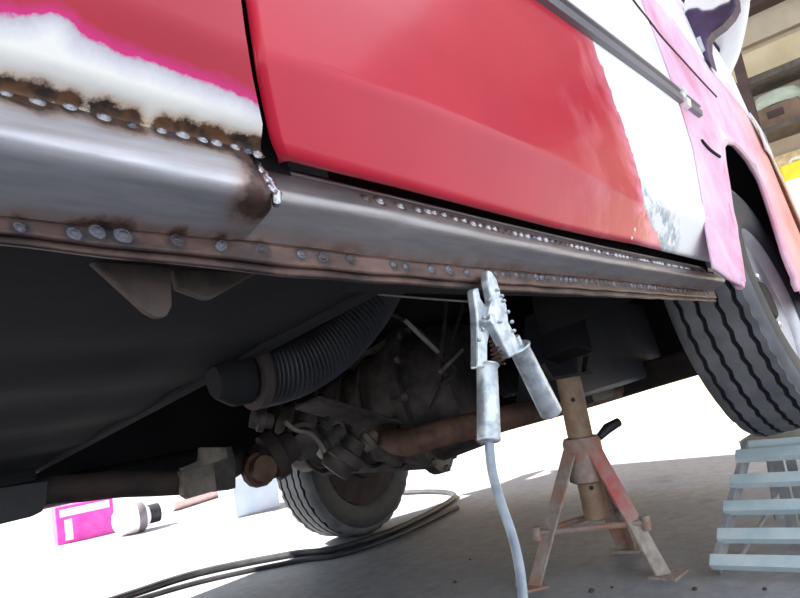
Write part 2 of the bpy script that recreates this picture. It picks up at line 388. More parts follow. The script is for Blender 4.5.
# rear section of the sill: weld row, ridge, under-face
def sill_section(name, rows, x0, x1, nx, mat, heatpts, r, endcap, label, rust_row):
    # rows: (table, y, sharpness) from top to bottom; resampled with rounded ridge
    vv = []; heats = []; rus = []; nr = 28
    for j in range(nr+1):
        s = j/nr*(len(rows)-1); k = min(int(s), len(rows)-2); f = s-k
        for i in range(nx+1):
            x = x0+(x1-x0)*i/nx
            pa, pb = [Vector((rows[q][1], interp(rows[q][0], x))) for q in (k, k+1)]
            p = pa.lerp(pb, f)
            y, z = p
            # round the ridge
            for q in range(1, len(rows)-1):
                dd = abs(s-q)
                if dd < .22:
                    w_ = .5*(1-dd/.22)**2*.22
                    a0 = Vector((rows[q-1][1], interp(rows[q-1][0], x))); a1 = Vector((rows[q][1], interp(rows[q][0], x))); a2 = Vector((rows[q+1][1], interp(rows[q+1][0], x)))
                    c = (a0+a2)*.5-a1; y += c.x*w_*1.2; z += c.y*w_*1.2
            y += .0003*math.sin(x*37+j*.6)*math.sin(x*11+1)
            if endcap and x > x1-.014:
                t = (x-(x1-.014))/.014; y += (t*t)*.010
            q = Vector((x, y, z)); vv.append(q)
            heats.append(heat_at(q, heatpts, r)); rus.append(rust_row(s, x))
    b = MB(); b.add(vv, [(j*(nx+1)+i, j*(nx+1)+i+1, (j+1)*(nx+1)+i+1, (j+1)*(nx+1)+i) for j in range(nr) for i in range(nx)])
    o = b.build(name, mat, van, smooth=True, attrs={'scorch': heats, 'rusty': rus}, fixn=False, angle=80)
    if label: o['label'] = label
    return o
joint_heat = [(Vector((X1+.004, -.05, interp(LB, X1)+.004)), 2.0), (Vector((X1-.004, -.045, interp(LB, X1)-.006)), 2.2), (Vector((X1, -.042, interp(LA, X1)-.008)), 1.6)]
sill_r = sill_section('sill_panel', [(LA, -.040), (LB, -.054), (LC, -.008)], -2.2 if False else -.6, X1+.008, 330, K['steel'], rear_top+flange_w+joint_heat, .0078, True,
    'bare steel rear sill panel with scorched weld row', lambda s, x: sm(1.6, 2.0, s)*.8)
sill_f = sill_section('sill_panel', [(FA, -.024), (FB, -.036), (FC, -.006)], X1-.02, XE, 420, K['steel_front'], front_top+flange_w+joint_heat[:2], .0062, False,
    'dark bare steel front sill panel under the door', lambda s, x: max(sm(1.45, 2.0, s), .35*sm(.5, 1.0, s)*sm(.7, 1.2, x)))
# flange: two thin strips back to back with a seam between
fb = MB(); nx = 200
def flange_fn(dz0, dz1, dy):
    def fn(u, v):
        x = -.6+(XE+.6)*u; zt = interp(LC, x) if x < X1 else interp(FC, x); zb = interp(LD, x)
        top, bot = zt+(zb-zt)*dz0, zt+(zb-zt)*dz1
        return Vector((x, dy+.0003*math.sin(x*90)+.0003*math.sin(x*41), top+(bot-top)*v+(.0004*math.sin(x*63)*v)))
    return fn
_g = MB().grid(flange_fn(-.05, .72, -.007), 700, 5)
flg = _g.build('sill_flange', K['flange_scorched'], van, smooth=True, thick=.0025, attrs={'scorch': [heat_at(Vector(q), flange_w, .0075) for q in _g.v]}); flg['label'] = 'rusty brown spot-welded flange along the sill bottom'
flg2 = MB().grid(flange_fn(.55, 1.0, -.0035), nx, 4).build('sill_flange', K['flange'], van, smooth=True, thick=.003)
# weld beads: domed pads with a rippled rim
def bead_mesh(mat, seed):
    rnd = random.Random(seed); n = 14
    prof = [(1.28, -.25), (1.12, .16), (.92, .34), (.80, .30), (.58, .62), (.30, .80), (.0, .84)]
    P_ = []; Fs = []
    for i, (r, hh) in enumerate(prof[:-1]):
        for k in range(n):
            a = 2*math.pi*k/n; j = 1+rnd.uniform(-.08, .08)*(1 if i < 4 else .5)
            P_.append((r*j*math.cos(a), r*j*math.sin(a)*.94, hh*(1+rnd.uniform(-.12, .12))))
    P_.append((rnd.uniform(-.15, .15), rnd.uniform(-.1, .1), prof[-1][1])); top = len(P_)-1
    m = len(prof)-1
    for i in range(m-1):
        for k in range(n): Fs.append((i*n+k, i*n+(k+1) % n, (i+1)*n+(k+1) % n, (i+1)*n+k))
    for k in range(n): Fs.append(((m-1)*n+k, (m-1)*n+(k+1) % n, top))
    me = bpy.data.meshes.new('weld_bead'); me.from_pydata(P_, [], Fs); me.materials.append(mat); me.shade_smooth(); return me
beads = [bead_mesh(K[m], s) for s, m in enumerate(('weld', 'weld_blue', 'weld_dark', 'weld', 'weld_dark'))]
def put_bead(parent, p, r, nrm, sx=1.0, which=None, h=.75):
    o = bpy.data.objects.new('weld_bead', random.choice(beads) if which is None else beads[which]); C.objects.link(o)
    zc = Vector(nrm).normalized(); xc = Vector((1, 0, 0)); xc = (xc-zc*xc.dot(zc)).normalized(); yc = zc.cross(xc)
    a = random.uniform(-.7, .7); xr = xc*math.cos(a)+yc*math.sin(a); yr = zc.cross(xr)
    m = Matrix((xr*r*sx, yr*r, zc*r*h)).transposed().to_4x4(); m.translation = p
    put(o, parent, m); return o
for q, s in rear_top: put_bead(sill_r, q+Vector((0, .0005, 0)), .0030*s, (.0, -1, .35), 1.2, random.choice((0, 0, 1, 3)))
for q, s in front_top: put_bead(sill_f, q+Vector((0, .0002, 0)), .0036*s, (.0, -1, .45), 1.0, random.choice((0, 0, 1, 3, 4)))
for q, s in flange_w: put_bead(flg, q+Vector((0, .001, 0)), .0036*s, (.0, -1, -.1), 1.2, random.choice((1, 2, 2, 4, 1)))
# the fat corner weld where the two sill panels meet
jb = MB(); pts = []
jx = X1+.006
for k in range(15):
    t = k/14; s_ = .1+t*1.0
    za, zb, zc_ = interp(LA, X1), interp(LB, X1), interp(LC, X1)
    if s_ < 1: y, z = -.040+(-.014)*s_+.005, za-.004+(zb-za+.004)*s_
    else: y, z = -.054+.046*(s_-1)+.005, zb+(zc_-zb)*(s_-1)
    pts.append((jx+.004*math.sin(k*1.9)*.3, y, z))
wj = jb.tube(pts, [.0024+.0012*math.sin(math.pi*k/14)+.0004*(k % 2) for k in range(15)], 10).build('weld_seam', K['weld'], van, smooth=True); wj['label'] = 'shiny corner weld joining two sill panels'
# --- panels of the near side
def sdist(p, poly):                               # signed distance to an open polyline (positive on its left)
    best = 9; sg = 1
    for a, b in zip(poly[:-1], poly[1:]):
        ax, az = a; bx, bz = b; ex, ez = bx-ax, bz-az
        t = max(0, min(1, ((p[0]-ax)*ex+(p[1]-az)*ez)/(ex*ex+ez*ez)))
        dx, dz = p[0]-ax-ex*t, p[1]-az-ez*t; d = math.hypot(dx, dz)
        if d < best: best = d; sg = 1 if ex*(p[1]-az)-ez*(p[0]-ax) > 0 else -1
    return best*sg
def uxz(lst, y, zmin=-9): return [(lambda q: (q.x, q.z))(US(a, b, zmin) if y is None else U(a, b, 1, y)) for a, b in lst]
# edge of the door, rear side (gap x at height z)
def dense(l, n=6): return [(a[0]+(b[0]-a[0])*k/n, a[1]+(b[1]-a[1])*k/n) for a, b in zip(l[:-1], l[1:]) for k in range(n)]+[l[-1]]
gapx = [(lambda q: (q.z, q.x))(US(a, b)) for a, b in dense([(290, 172), (281, 163), (273, 148), (266, 118), (257, 75), (250, 30), (246, 0)])] 
gapx += [(.30, max(gapx)[1]+.004), (.6, max(gapx)[1]+.012), (.95, max(gapx)[1]+.016)]
gapx = sorted(gapx)
GW = .0040
BELT = [(-2.3, .95), (1.5, .95), (2.0, .90), (2.25, .78), (2.6, .62)]
sand_line = uxz([(-160, 20), (-60, 34), (0, 40), (40, 45), (62, 60), (110, 76), (150, 88), (195, 101), (228, 112), (250, 122), (262, 131), (274, 150)], -.042)[::-1]
# rear side panel
nx, nz = 300, 90; vv = []; sand = []; heat = []
for j in range(nz+1):
    for i in range(nx+1):
        u = (i/nx); v = (j/nz)**1.6
        ztop = .95
        # bottom edge: the sill's weld row
        z_guess = interp(LA, X1)+.001
        xr = lambda z: clampi(gapx, z)-GW
        xx = -2.2+(X1+2.2)*0
        u2 = 1-(1-u)**2.2
        x = -1.2+(clampi(gapx, .07+(ztop-.07)*v)-GW+1.2)*u2
        zb = interp(LA, x)-.001; z = zb+(ztop-zb)*v
        x = -1.2+(clampi(gapx, z)-GW+1.2)*u2
        y = side_y(x, z); t = sm(.0, .012, z-zb); y = (-.0405)*(1-t)+y*t
        q = Vector((x, y, z)); vv.append(q); sand.append(sdist((x, z), sand_line)); heat.append(heat_at(q, [(a_+Vector((0, 0, .003)), s_) for a_, s_ in rear_top[1:]], .0074) if z < .16 and x > 0 else 0)
b = MB(); b.add(vv, [(j*(nx+1)+i, j*(nx+1)+i+1, (j+1)*(nx+1)+i+1, (j+1)*(nx+1)+i) for j in range(nz) for i in range(nx)])
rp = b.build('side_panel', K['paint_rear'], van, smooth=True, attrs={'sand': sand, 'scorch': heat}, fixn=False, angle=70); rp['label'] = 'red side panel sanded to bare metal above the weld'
m_ = rp.modifiers.new('thickness', 'SOLIDIFY'); m_.thickness = .004; m_.offset = -1
# short connector below the door gap: from panel corner to front sill top (door step)
def step_fn(u, v):
    x = X1-.012+(XE-X1+.012)*u; z = interp(FA, x)
    return Vector((x, -.024+.05*v, z+.002-.012*v*0))
MB().grid(step_fn, 60, 2).build('door_step', K['steel_front'], van, smooth=True, thick=.002, attrs={'scorch': [.0]*183, 'rusty': [.3]*183})
# door opening behind the gap (dark rebate)
def rebate(u, v):
    z = .05+.9*v; x = clampi(gapx, z)-.03+.06*u
    return Vector((x, side_y(x, z)+.022, z))
MB().grid(rebate, 2, 40).build('door_rebate', K['black_under'], van, smooth=True)
MB().grid(lambda u, v: Vector((.25+1.1*u, .0+.004*0, interp(gap, .25+1.1*u)-.02+.05*v)), 40, 2).build('door_rebate', K['black_under'], van, smooth=True)
# front door
DF = sorted([(b, a) for a, b in uxz([(712, 266), (707, 235), (702, 202), (693, 150), (681, 110)], None)])
DF += [(.72, DF[-1][1]+.05), (.97, DF[-1][1]+.06)]
fil_line = uxz([(590, 34), (600, 62), (611, 92), (622, 122), (633, 155), (640, 182), (643, 205), (652, 226), (662, 248), (668, 262), (676, 290)], None)
bare_c = uxz([(650, 205), (657, 220), (664, 232), (672, 240)], None)
MZ = uxz([(548, 0), (600, 38), (650, 75), (700, 114)], None)
nx, nz = 220, 130; vv = []; A = {'sand': [], 'dust': [], 'bare': [], 'upper': []}
for j in range(nz+1):
    v = (j/nz)**1.25
    for i in range(nx+1):
        u = i/nx; u2 = .5*u+.5*u*u
        ztop = .95; z = .07+(ztop-.07)*v
        for _ in range(3):
            x0 = clampi(gapx, z)+GW+.012*max(0, 1-max(0, z-interp(gap, .3))/.018)**2; x1 = clampi(DF, z)-.002; x = x0+(x1-x0)*u2
            zb = interp(gap, x)+.0060; z = zb+(ztop-zb)*v
        y = side_y(x, z)
        y += .004*(1-sm(0, .003, z-zb))+.005*(1-sm(0, .004, x-x0))      # folded edges
        vv.append(Vector((x, y, z)))
        A['sand'].append(sdist((x, z), fil_line))
        A['dust'].append(sm(.55, .95, x)); A['bare'].append(1-sm(.012, .05, min(math.hypot(x-a, z-c) for a, c in bare_c)))
        A['upper'].append(sm(-.004, .004, z-interp(MZ, x))*sm(.45, .75, x))
b = MB(); b.add(vv, [(j*(nx+1)+i, j*(nx+1)+i+1, (j+1)*(nx+1)+i+1, (j+1)*(nx+1)+i) for j in range(nz) for i in range(nx)])
door = b.build('front_door', K['paint_door'], van, smooth=True, attrs=A, fixn=False, angle=70); door['label'] = 'red front door with white filler patch'
m_ = door.modifiers.new('thickness', 'SOLIDIFY'); m_.thickness = .004; m_.offset = -1
# side moulding: black strip with two ribs, along door and on to the wing
def moulding(x0, x1, name, parent, mat, prof, label=None):
    n = 60; P_ = []; k = len(prof)
    for i in range(n+1):
        x = x0+(x1-x0)*i/n; zc = interp(MZ, x)
        for dz, dy in prof: P_.append(Vector((x, side_y(x, zc)+dy, zc+dz)))
    Fs = [(i*k+q, (i+1)*k+q, (i+1)*k+(q+1) % k, i*k+(q+1) % k) for i in range(n) for q in range(k)] + [tuple(range(k)), tuple(n*k+q for q in range(k-1, -1, -1))]
    o = MB().add(P_, Fs).build(name, mat, parent, smooth=True, angle=35)
    if label: o['label'] = label
    return o
pr = [(-.019, .002), (-.018, -.008), (-.006, -.011), (-.004, -.007), (.003, -.007), (.005, -.012), (.016, -.009), (.018, .002)]
K['mould'] = simple('weathered grey moulding', (.13, .12, .14), (.22, .20, .23), .35, scale=10, stretch=(.2, 1, 1))
moulding(.285, DF[-3][1]+.01, 'side_moulding', door, K['mould'], pr, 'weathered grey rubbing strip')
# front wing with wheel arch
_ar = uxz([(743, 286), (740, 270), (736, 252), (732, 228), (728, 208), (726, 184), (723, 160), (722, 147), (726, 141), (734, 143), (747, 158), (760, 180), (767, 200), (779, 237), (790, 269)], None, .12)
DFW = sorted([(b, a) for a, b in uxz(dense([(714, 268), (708, 235), (703, 202), (694, 150), (682, 110)]), None, .12)])
DFW += [(.72, DFW[-1][1]+.05), (.97, DFW[-1][1]+.06)]
AL = [(DFW[0][1], DFW[0][0])]+uxz([(729, 279)], None, .12)+_ar
_n = _ar[-1]
AL += [(_n[0]+.005, .03), (_n[0]+.02, -.02), (2.30, -.02), (2.36, -.02), (2.42, -.02), (2.48, -.02), (2.53, -.02), (2.55, -.02)]
def _at(x): return (x, .70-.18*(x-1.6)/.95)
_x0 = DF[-2][1]+.004
_k = len(AL)
AT = [_at(_x0+(2.55-_x0)*((k/(_k-1))**1.15 if k < _k-8 else 0)) for k in range(_k-8)]
_l = AT[-1][0]
AT += [_at(_l+(2.55-_l)*(k+1)/8) for k in range(8)]
def wing_fn(u, v):
    t = u*(len(AL)-1); k = min(int(t), len(AL)-2); f = t-k
    a = Vector(AL[k]).lerp(Vector(AL[k+1]), f); c = Vector(AT[k]).lerp(Vector(AT[k+1]), f)
    p = a.lerp(c, v); x, z = p
    e = clampi(DFW, z); straight = AL[0][0]+(AT[0][0]-AL[0][0])*v
    x += (e-straight)*max(0, 1-u*3.0)**1.5
    y = side_y(x, max(z, .12))
    if 2 < t < _k-8: y += -.005*(1-sm(0, .06, v))         # flared lip
    return Vector((x, y, z))
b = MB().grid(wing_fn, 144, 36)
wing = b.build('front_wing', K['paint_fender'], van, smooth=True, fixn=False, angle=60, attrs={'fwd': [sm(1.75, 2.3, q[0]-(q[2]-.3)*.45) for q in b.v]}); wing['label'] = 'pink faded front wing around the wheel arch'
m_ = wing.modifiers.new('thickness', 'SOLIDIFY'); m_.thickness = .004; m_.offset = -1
lip = []
for k in range(2*16, 2*36+1):
    q = wing_fn((2+(k-32)/40*(_k-9.5))/(_k-1), 0); lip.append(q+Vector((0, .006, 0)))
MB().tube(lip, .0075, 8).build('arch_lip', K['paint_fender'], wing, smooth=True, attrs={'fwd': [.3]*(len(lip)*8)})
pr2 = [(a*.9, c) for a, c in pr]
_mx = DF[-3][1]
mo2 = moulding(_mx+.045, _mx+.14, 'side_moulding', wing, K['mould'], pr2, 'end piece of the grey rubbing strip')
moulding(_mx+.022, _mx+.046, 'moulding_cap', wing, K['white_plastic'], [(a*1.25, c*1.3) for a, c in pr])
# inner wheel arch liner (dark tunnel)
il = MB()
def liner(u, v):
    a = math.pi*(.02+.96*u); r = .44
    return Vector((1.72-math.cos(a)*.46, (-.030-.042*sm(.2, .5, u))+.36*v, .02+math.sin(a)*.43))
il.grid(liner, 24, 3).build('wheel_arch_liner', K['black_under'], van, smooth=True)
# cowl / upper wing above the shoulder line up to the window belt
def cowl_fn(u, v):
    x = DF[-1][1]+(2.55-DF[-1][1])*u
    zl = _at(x)[1]+.006; zt = clampi(BELT, x)
    z = zl+(max(zt, zl+.02)-zl)*v
    return Vector((x, side_y(x, z)+.004*(1-sm(0, .08, v)), z))
cowl = MB().grid(cowl_fn, 70, 14).build('cowl_panel', K['paint_cowl'], van, smooth=True, fixn=False); cowl['label'] = 'dusty white and pink panel under the window'
m_ = cowl.modifiers.new('thickness', 'SOLIDIFY'); m_.thickness = .004; m_.offset = -1
# a shut line behind the shoulder gap
MB().grid(lambda u, v: Vector((1.6+.94*u, side_y(1.6+.94*u, _at(1.6+.94*u)[1])+.012, _at(1.6+.94*u)[1]-.03+.06*v)), 40, 2).build('shut_line', K['rust_dark'], van, smooth=True)
for pl, r_ in (([(628, -6), (636, 5), (648, 20), (661, 37), (680, 58), (699, 79), (716, 97)], .0024), ([(701, 141), (707, 148), (713, 153), (719, 157)], .004)):
    MB().tube(bez_([US(a, c)+Vector((0, -.001, 0)) for a, c in pl], 24), r_, 6).build('panel_seam', K['rust'] if r_ < .0038 else K['black_under'], wing, smooth=True)
# side glass, seal, pillar
def glass_fn(u, v):
    x = .33+(2.20-.33)*u; zb = clampi(BELT, x)+.012; zt = 1.50-max(0, (x-1.25))*.72
    z = zb+(max(zt, zb)-zb)*v
    return Vector((x, side_y(min(x, 2.2), z)+.012, z))
MB().grid(glass_fn, 60, 12).build('window_glass', K['glass_dark'], door, smooth=True, fixn=False)
MB().tube([P(.32+1.92*k/40, clampi(BELT, .32+1.92*k/40)+.006, -.001) for k in range(41)], .007, 6).build('window_seal', K['rubber'], door, smooth=True)
# rear side upper / roof / far side / nose (the rest of the shell)
def shell_fn(u, v):                               # roof bow from near belt over to far belt
    x = -1.2+u*2.55; yy = v
    tab = [(.95, -.080), (1.35, .02), (1.52, .10), (1.60, .30), (1.62, .90), (1.60, 1.50), (1.52, 1.70), (1.35, 1.78), (.95, 1.88), (.5, 1.875), (.16, 1.85), (.03, 1.80)]
    s = v*(len(tab)-1); k = min(int(s), len(tab)-2); f = s-k
    z = tab[k][0]+(tab[k+1][0]-tab[k][0])*f; y = tab[k][1]+(tab[k+1][1]-tab[k][1])*f
    return Vector((x, y, z))
b = MB()
def shell_near(u, v): return shell_fn(u, (3+v*8)/11)
roof = MB().grid(shell_near, 20, 32).build('roof_panel', K['paint_plain'], van, smooth=True, thick=.004)
def upper_side(u, v):
    x = -1.2+(clampi(gapx, .95)+1.18)*u; return shell_fn((x+1.2)/2.55, v*3/11)
MB().grid(upper_side, 10, 8).build('side_panel', K['paint_plain'], van, smooth=True, thick=.004)
MB().tube([shell_fn((.31+1.2)/2.55, v/20*3/11) for v in range(21)], .03, 8).build('door_pillar', K['paint_plain'], van, smooth=True)
MB().tube([shell_fn(k/10, 2.9/11) for k in range(11)], .03, 8).build('roof_rail', K['paint_plain'], van, smooth=True)
# far side ahead of the roof end and the nose
MB().grid(lambda u, v: Vector((1.35+1.15*u, 1.86-.02*u, .45+(.95-.25*u-.45)*v)), 10, 4).build('far_wing', K['paint_plain'], van, smooth=True, thick=.004)
MB().grid(lambda u, v: Vector((1.35+.95*v, .02+1.78*u+(.06-.12*u)*(0), 1.50-.72*v+.03*math.sin(math.pi*u))), 16, 6).build('windscreen', K['glass_dark'], van, smooth=True, thick=.006)
MB().grid(lambda u, v: Vector((2.24+.28*v, .05+1.72*u, .80-.26*v+.03*math.sin(math.pi*u))), 16, 6).build('bonnet', K['paint_cowl'], van, smooth=True, thick=.004)
MB().grid(lambda u, v: Vector((2.545-.01*v, .2+1.45*u, -.05+.60*v)), 10, 6).build('front_panel', K['paint_plain'], van, smooth=True, thick=.006)
# front corner: indicator, cream strip, little dark lamp
def corner_pts(pxs, dy=0):
    out = []
    for a, c in pxs:
        q = U(a, c, 1, -.085); x, z = min(q.x, 2.46), q.z
        if q.x > 2.46: z = U(a, c, 0, 2.42).z; x = 2.42
        out.append(Vector((x, side_y(x, z)+dy, z)))
    return out
def strip(name, x0, x1, zf0, zf1, dy, mat, parent, n=10):
    return MB().grid(lambda u, v: Vector((x0+(x1-x0)*u, side_y(x0+(x1-x0)*u, .5)+dy-.006*math.sin(math.pi*v), zf0(u)+(zf1(u)-zf0(u))*v)), n, 4).build(name, mat, parent, smooth=True, thick=.006)
strip('indicator_lamp', 2.20, 2.32, lambda u: .46-.02*u, lambda u: .585-.03*u, -.008, K['lens'], wing)['label'] = 'clear corner indicator lens'
strip('corner_strip', 2.325, 2.52, lambda u: .12, lambda u: .60-.05*u, -.006, K['cream'], wing)['label'] = 'cream primed front corner'
strip('bumper', 2.18, 2.55, lambda u: -.12, lambda u: .02, -.02, K['black_plastic'], van, 16)
# mirror
K['purple'] = simple('dark violet mirror shell', (.022, .010, .036), (.075, .040, .11), .35, scale=10)
def mir_pts(pxs, xx): return [VMI @ onw(a, c, 0, xx) for a, c in pxs]
mir = MB().prism(mir_pts([(683, 14), (688, 9), (697, 8), (702, 11), (712, 10), (720, 5), (729, 2), (735, -8), (736, 4), (731, 14), (722, 24), (711, 32), (707, 38), (707, 48), (712, 68), (704, 58), (692, 37)], 1.86), (.06, 0, 0)).build('door_mirror', K['purple'], van, bevel=.006); mir['label'] = 'dark angular door mirror'
MB().prism(mir_pts([(696, 38), (700, 36), (705, 50), (702, 53)], 1.855), (.01, 0, 0)).build('mirror_strut', K['rim'], van)
MB().prism(mir_pts([(684, 0), (736, -30), (735, -8), (729, 2), (720, 5), (712, 10), (702, 11), (697, 8), (688, 9), (683, 14)], 1.87), (.05, 0, 0)).build('mirror_cap', K['white_plastic'], van, bevel=.004)
MB().tube(bez_([VMI @ onw(a, c, 0, xx) for a, c, xx in ((712, 84, 2.26), (724, 58, 2.24), (730, 28, 2.2), (733, 0, 2.14), (735, -40, 2.05))]+[Vector((1.75, .0, 1.27)), Vector((1.34, .09, 1.53))], 24), [.035+.012*math.sin(k*.13) for k in range(25)], 14).build('windscreen_pillar', K['white_plastic'], van, smooth=True)
# ================================================================ underneath the van
pan = MB()
pan.grid(lambda u, v: Vector((-1.2+1.66*u, .004+1.76*v, .035-.02*0+.002*math.sin(v*60)*(1 if .1 < v < .9 else 0))), 12, 120)
fp = pan.build('floor_pan', K['black_under'], van, smooth=True, thick=.003); fp['label'] = 'black undersealed floor pan'
for yy in (.95, 1.45):
    MB().box((-.37, yy, .028), (1.66, .06, .03)).build('floor_rib', K['black_under'], fp, bevel=.008)
MB().box((.05, 1.72, .066), (2.6, .09, .08)).build('sill_panel', K['black_under'], van, bevel=.02)['label'] = 'black far side sill box'
MB().box((1.40, .93, .42), (1.9, 1.74, .02)).build('upper_floor', K['black_under'], van)
MB().box((.46, .9, .23), (.02, 1.74, .40)).build('bulkhead', K['black_under'], van)
MB().box((1.05, 1.71, .235), (1.2, .02, .41)).build('inner_side', K['black_under'], van)
MB().box((1.98, 1.55, .23), (.9, .02, .40)).build('inner_side', K['black_under'], van)
MB().box((1.58, 1.63, .23), (.02, .2, .40)).build('inner_side', K['black_under'], van)
MB().box((2.36, .92, .20), (.02, 1.72, .46)).build('radiator_panel', K['black_under'], van)
MB().box((.86, .035, .20), (.94, .02, .36)).build('inner_sill', K['black_under'], van)
# jacking plates by the flange
def plate(pxs, y, th, name, mat, parent, dyv=(0, 1, 0)):
    pts = [U(a, c, 1, y) for a, c in pxs]
    return MB().prism(pts, Vector(dyv)*th).build(name, mat, parent, bevel=min(.002, th/3))
plate([(88, 258), (172, 266), (173, 306), (168, 316), (158, 318), (147, 312)], .040, .006, 'jacking_plate', K['pale_rust'], van, (-.1, 1, .1))
plate([(173, 266), (264, 268), (258, 273), (212, 299), (205, 299), (178, 289)], .046, .006, 'jacking_plate', K['pale_rust'], van, (-.1, 1, .1))
MB().tube([U(255, 283, 1, .16), U(330, 290, 1, .16), U(420, 298, 1, .16), U(474, 302, 1, .16)], .0016, 6).build('brake_pipe', K['wire'], van, smooth=True)
# ribbed hose
hp = bez([U(252, 374, 1, .31), U(292, 364, 1, .30), U(328, 342, 1, .285), U(358, 310, 1, .265), U(378, 276, 1, .25), U(388, 250, 1, .24)], 300)
rads = [.041+.0026*math.cos(2*math.pi*i/6.0) for i in range(301)]
hose = MB().tube(hp, rads, 24).build('air_hose', K['hose'], van, smooth=True, angle=80); hose['label'] = 'black ribbed air hose'
hd = (hp[0]-hp[12]).normalized()
hc = MB().tube([hp[0]-hd*.006, hp[0]+hd*.006], .0435, 24).build('hose_clamp', K['rust_dark'], hose, smooth=True)
MB().tube([hp[0]+hd*.01, hp[0]+hd*.03, hp[0]+hd*.05], [.034, .034, .020], 12).build('heater_pipe', K['black_under'], van, smooth=True)
# lumpy bits above the hose
for (a, c, y, s) in [(285, 310, .45, .05), (268, 325, .5, .045), (300, 295, .48, .04)]:
    q = U(a, c, 1, y); MB().lathe([(s*.3, -s), (s*.8, -s*.7), (s, 0), (s*.8, s*.5), (s*.4, s*.8)], 10, Matrix.Translation(q) @ Matrix.Rotation(1.1, 4, 'X')).build('bracket', K['rust_dark'], van, smooth=True)
# gearbox: cast housing with ribs, bell flange and bolts (axis across the van)
gx, gy, gz = 1.56, 1.12, .045
Gm = Matrix.Translation((gx, gy, gz)) @ Matrix.Rotation(math.radians(-68), 4, 'Z') @ Matrix.Rotation(math.radians(90), 4, 'Y')
gb = MB().lathe([(.02, -.34), (.09, -.335), (.115, -.30), (.12, -.20), (.145, -.12), (.15, -.02), (.185, .07), (.21, .13), (.235, .135), (.235, .165), (.20, .17), (.19, .30), (.05, .32)], 36, Gm).build('gearbox', K['cast'], van, smooth=True, angle=35)
gb['label'] = 'grimy cast gearbox with ribs'
for k in range(9):
    a = math.pi*2*k/18+math.pi*.1
    for r in (0,):
        p0 = Gm @ Vector((.118*math.cos(a), .118*math.sin(a), -.27)); p1 = Gm @ Vector((.205*math.cos(a), .205*math.sin(a), .125))
        MB().bar(p0, p1, .010, .05).build('rib', K['cast'], gb)
for hh, rr in ((-.24, .128), (-.15, .145), (-.06, .158), (.02, .18)):
    MB().tube([Gm @ Vector((rr*math.cos(t), rr*math.sin(t), hh)) for t in [2*math.pi*i/28 for i in range(28)]], .008, 6, closed=True).build('rib', K['cast'], gb, smooth=True)
for k in range(12):
    a = 2*math.pi*k/12
    MB().lathe([(.011, 0), (.011, .012), (.006, .014)], 6, Gm @ Matrix.Translation((.224*math.cos(a), .224*math.sin(a), .165))).build('bolt', K['cast_pale'], gb)
    if k % 2: MB().lathe([(.016, -.03), (.016, .0), (.008, .003)], 8, Gm @ Matrix.Translation((.222*math.cos(a), .222*math.sin(a), .133)) @ Matrix.Rotation(math.pi, 4, 'X')).build('bolt_boss', K['cast'], gb, smooth=True)
MB().box((1.83, 1.16, .10), (.30, .46, .36)).build('engine_block', K['cast'], van, bevel=.03)
MB().box((1.84, 1.14, -.075), (.30, .36, .06)).build('oil_sump', K['rust_dark'], van, bevel=.025)
# lumps, links and cables round the gearbox, traced from the photograph
for (a, c, y, s, mt) in [(300, 440, .98, .05, 'cast'), (275, 455, .98, .06, 'rust_dark'), (258, 470, .98, .04, 'rust'), (330, 440, 1.0, .045, 'cast'), (345, 455, .98, .055, 'cast'), (395, 445, .96, .06, 'cast'), (420, 425, .92, .055, 'cast'), (370, 440, .94, .03, 'cast_pale'), (325, 425, .93, .022, 'cast'), (262, 420, .92, .028, 'cast'), (448, 395, .98, .045, 'cast')]:
    q = U(a, c, 1, y)
    Mm = Matrix.Translation(q) @ Matrix.Rotation(random.uniform(0, 3), 4, 'Z') @ Matrix.Rotation(random.uniform(.8, 2), 4, 'X')
    MB().lathe([(s*.35, -s), (s*.75, -s*.95), (s*.8, -s*.4), (s, -.3*s), (s, .2*s), (s*.7, .3*s), (s*.6, .9*s), (s*.2, s)], 14, Mm).build('mounting_boss', K[mt], van, smooth=True, angle=35)
def cable(pxs, y, r, name, mat, parent=None, n=24):
    ys = y if isinstance(y, list) else [y]*len(pxs)
    return MB().tube(bez([U(a, c, 1, yy) for (a, c), yy in zip(pxs, ys)], n), r, 8).build(name, mat, parent or van, smooth=True)
cable([(285, 422), (296, 430), (308, 433), (318, 441), (325, 452)], .84, .0052, 'breather_pipe', K['cast_pale'])
cable([(330, 295), (400, 318), (432, 345), (445, 372), (430, 410)], .7, .005, 'gear_cable', K['rust_dark'])
cable([(463, 305), (452, 340), (442, 362), (448, 385)], .7, .005, 'gear_cable', K['rust_dark'])
cable([(405, 320), (425, 340), (438, 352)], .68, .0055, 'gear_cable', K['wire'])
cable([(446, 300), (444, 330), (440, 355), (455, 370), (440, 385)], .69, .005, 'gear_cable', K['rust_dark'])
cable([(440, 372), (450, 362), (462, 350)], .68, .0055, 'gear_cable', K['wire'])
MB().box(U(350, 415, 1, .95), (.30, .10, .012), Matrix.Rotation(.35, 3, 'Y')).build('gearbox_bracket', K['cast'], van, bevel=.003)
# exhaust, its clamp and the pale hanger bracket
ex = [U(-40, 520, 1, .95), U(40, 492, 1, .95), U(80, 488, 1, .95), U(120, 484, 1, .95), U(160, 483, 1, .95), U(195, 480, 1, .95), U(230, 468, 1, 1.0), U(270, 440, 1, 1.15)]
exh = MB().tube(bez(ex, 50), .026, 16).build('exhaust_pipe', K['rust_dark'], van, smooth=True)
plate([(181, 470), (214, 462), (217, 490), (190, 498), (184, 494)], .91, .02, 'exhaust_clamp', K['cast_pale'], van)
plate([(206, 449), (232, 446), (236, 462), (236, 488), (214, 490), (212, 470), (200, 468)], .93, .03, 'exhaust_hanger', K['cast'], van)
plate([(200, 447), (226, 447), (228, 458), (185, 472), (180, 468), (200, 460)], .88, .01, 'exhaust_hanger', K['cast_pale'], van)
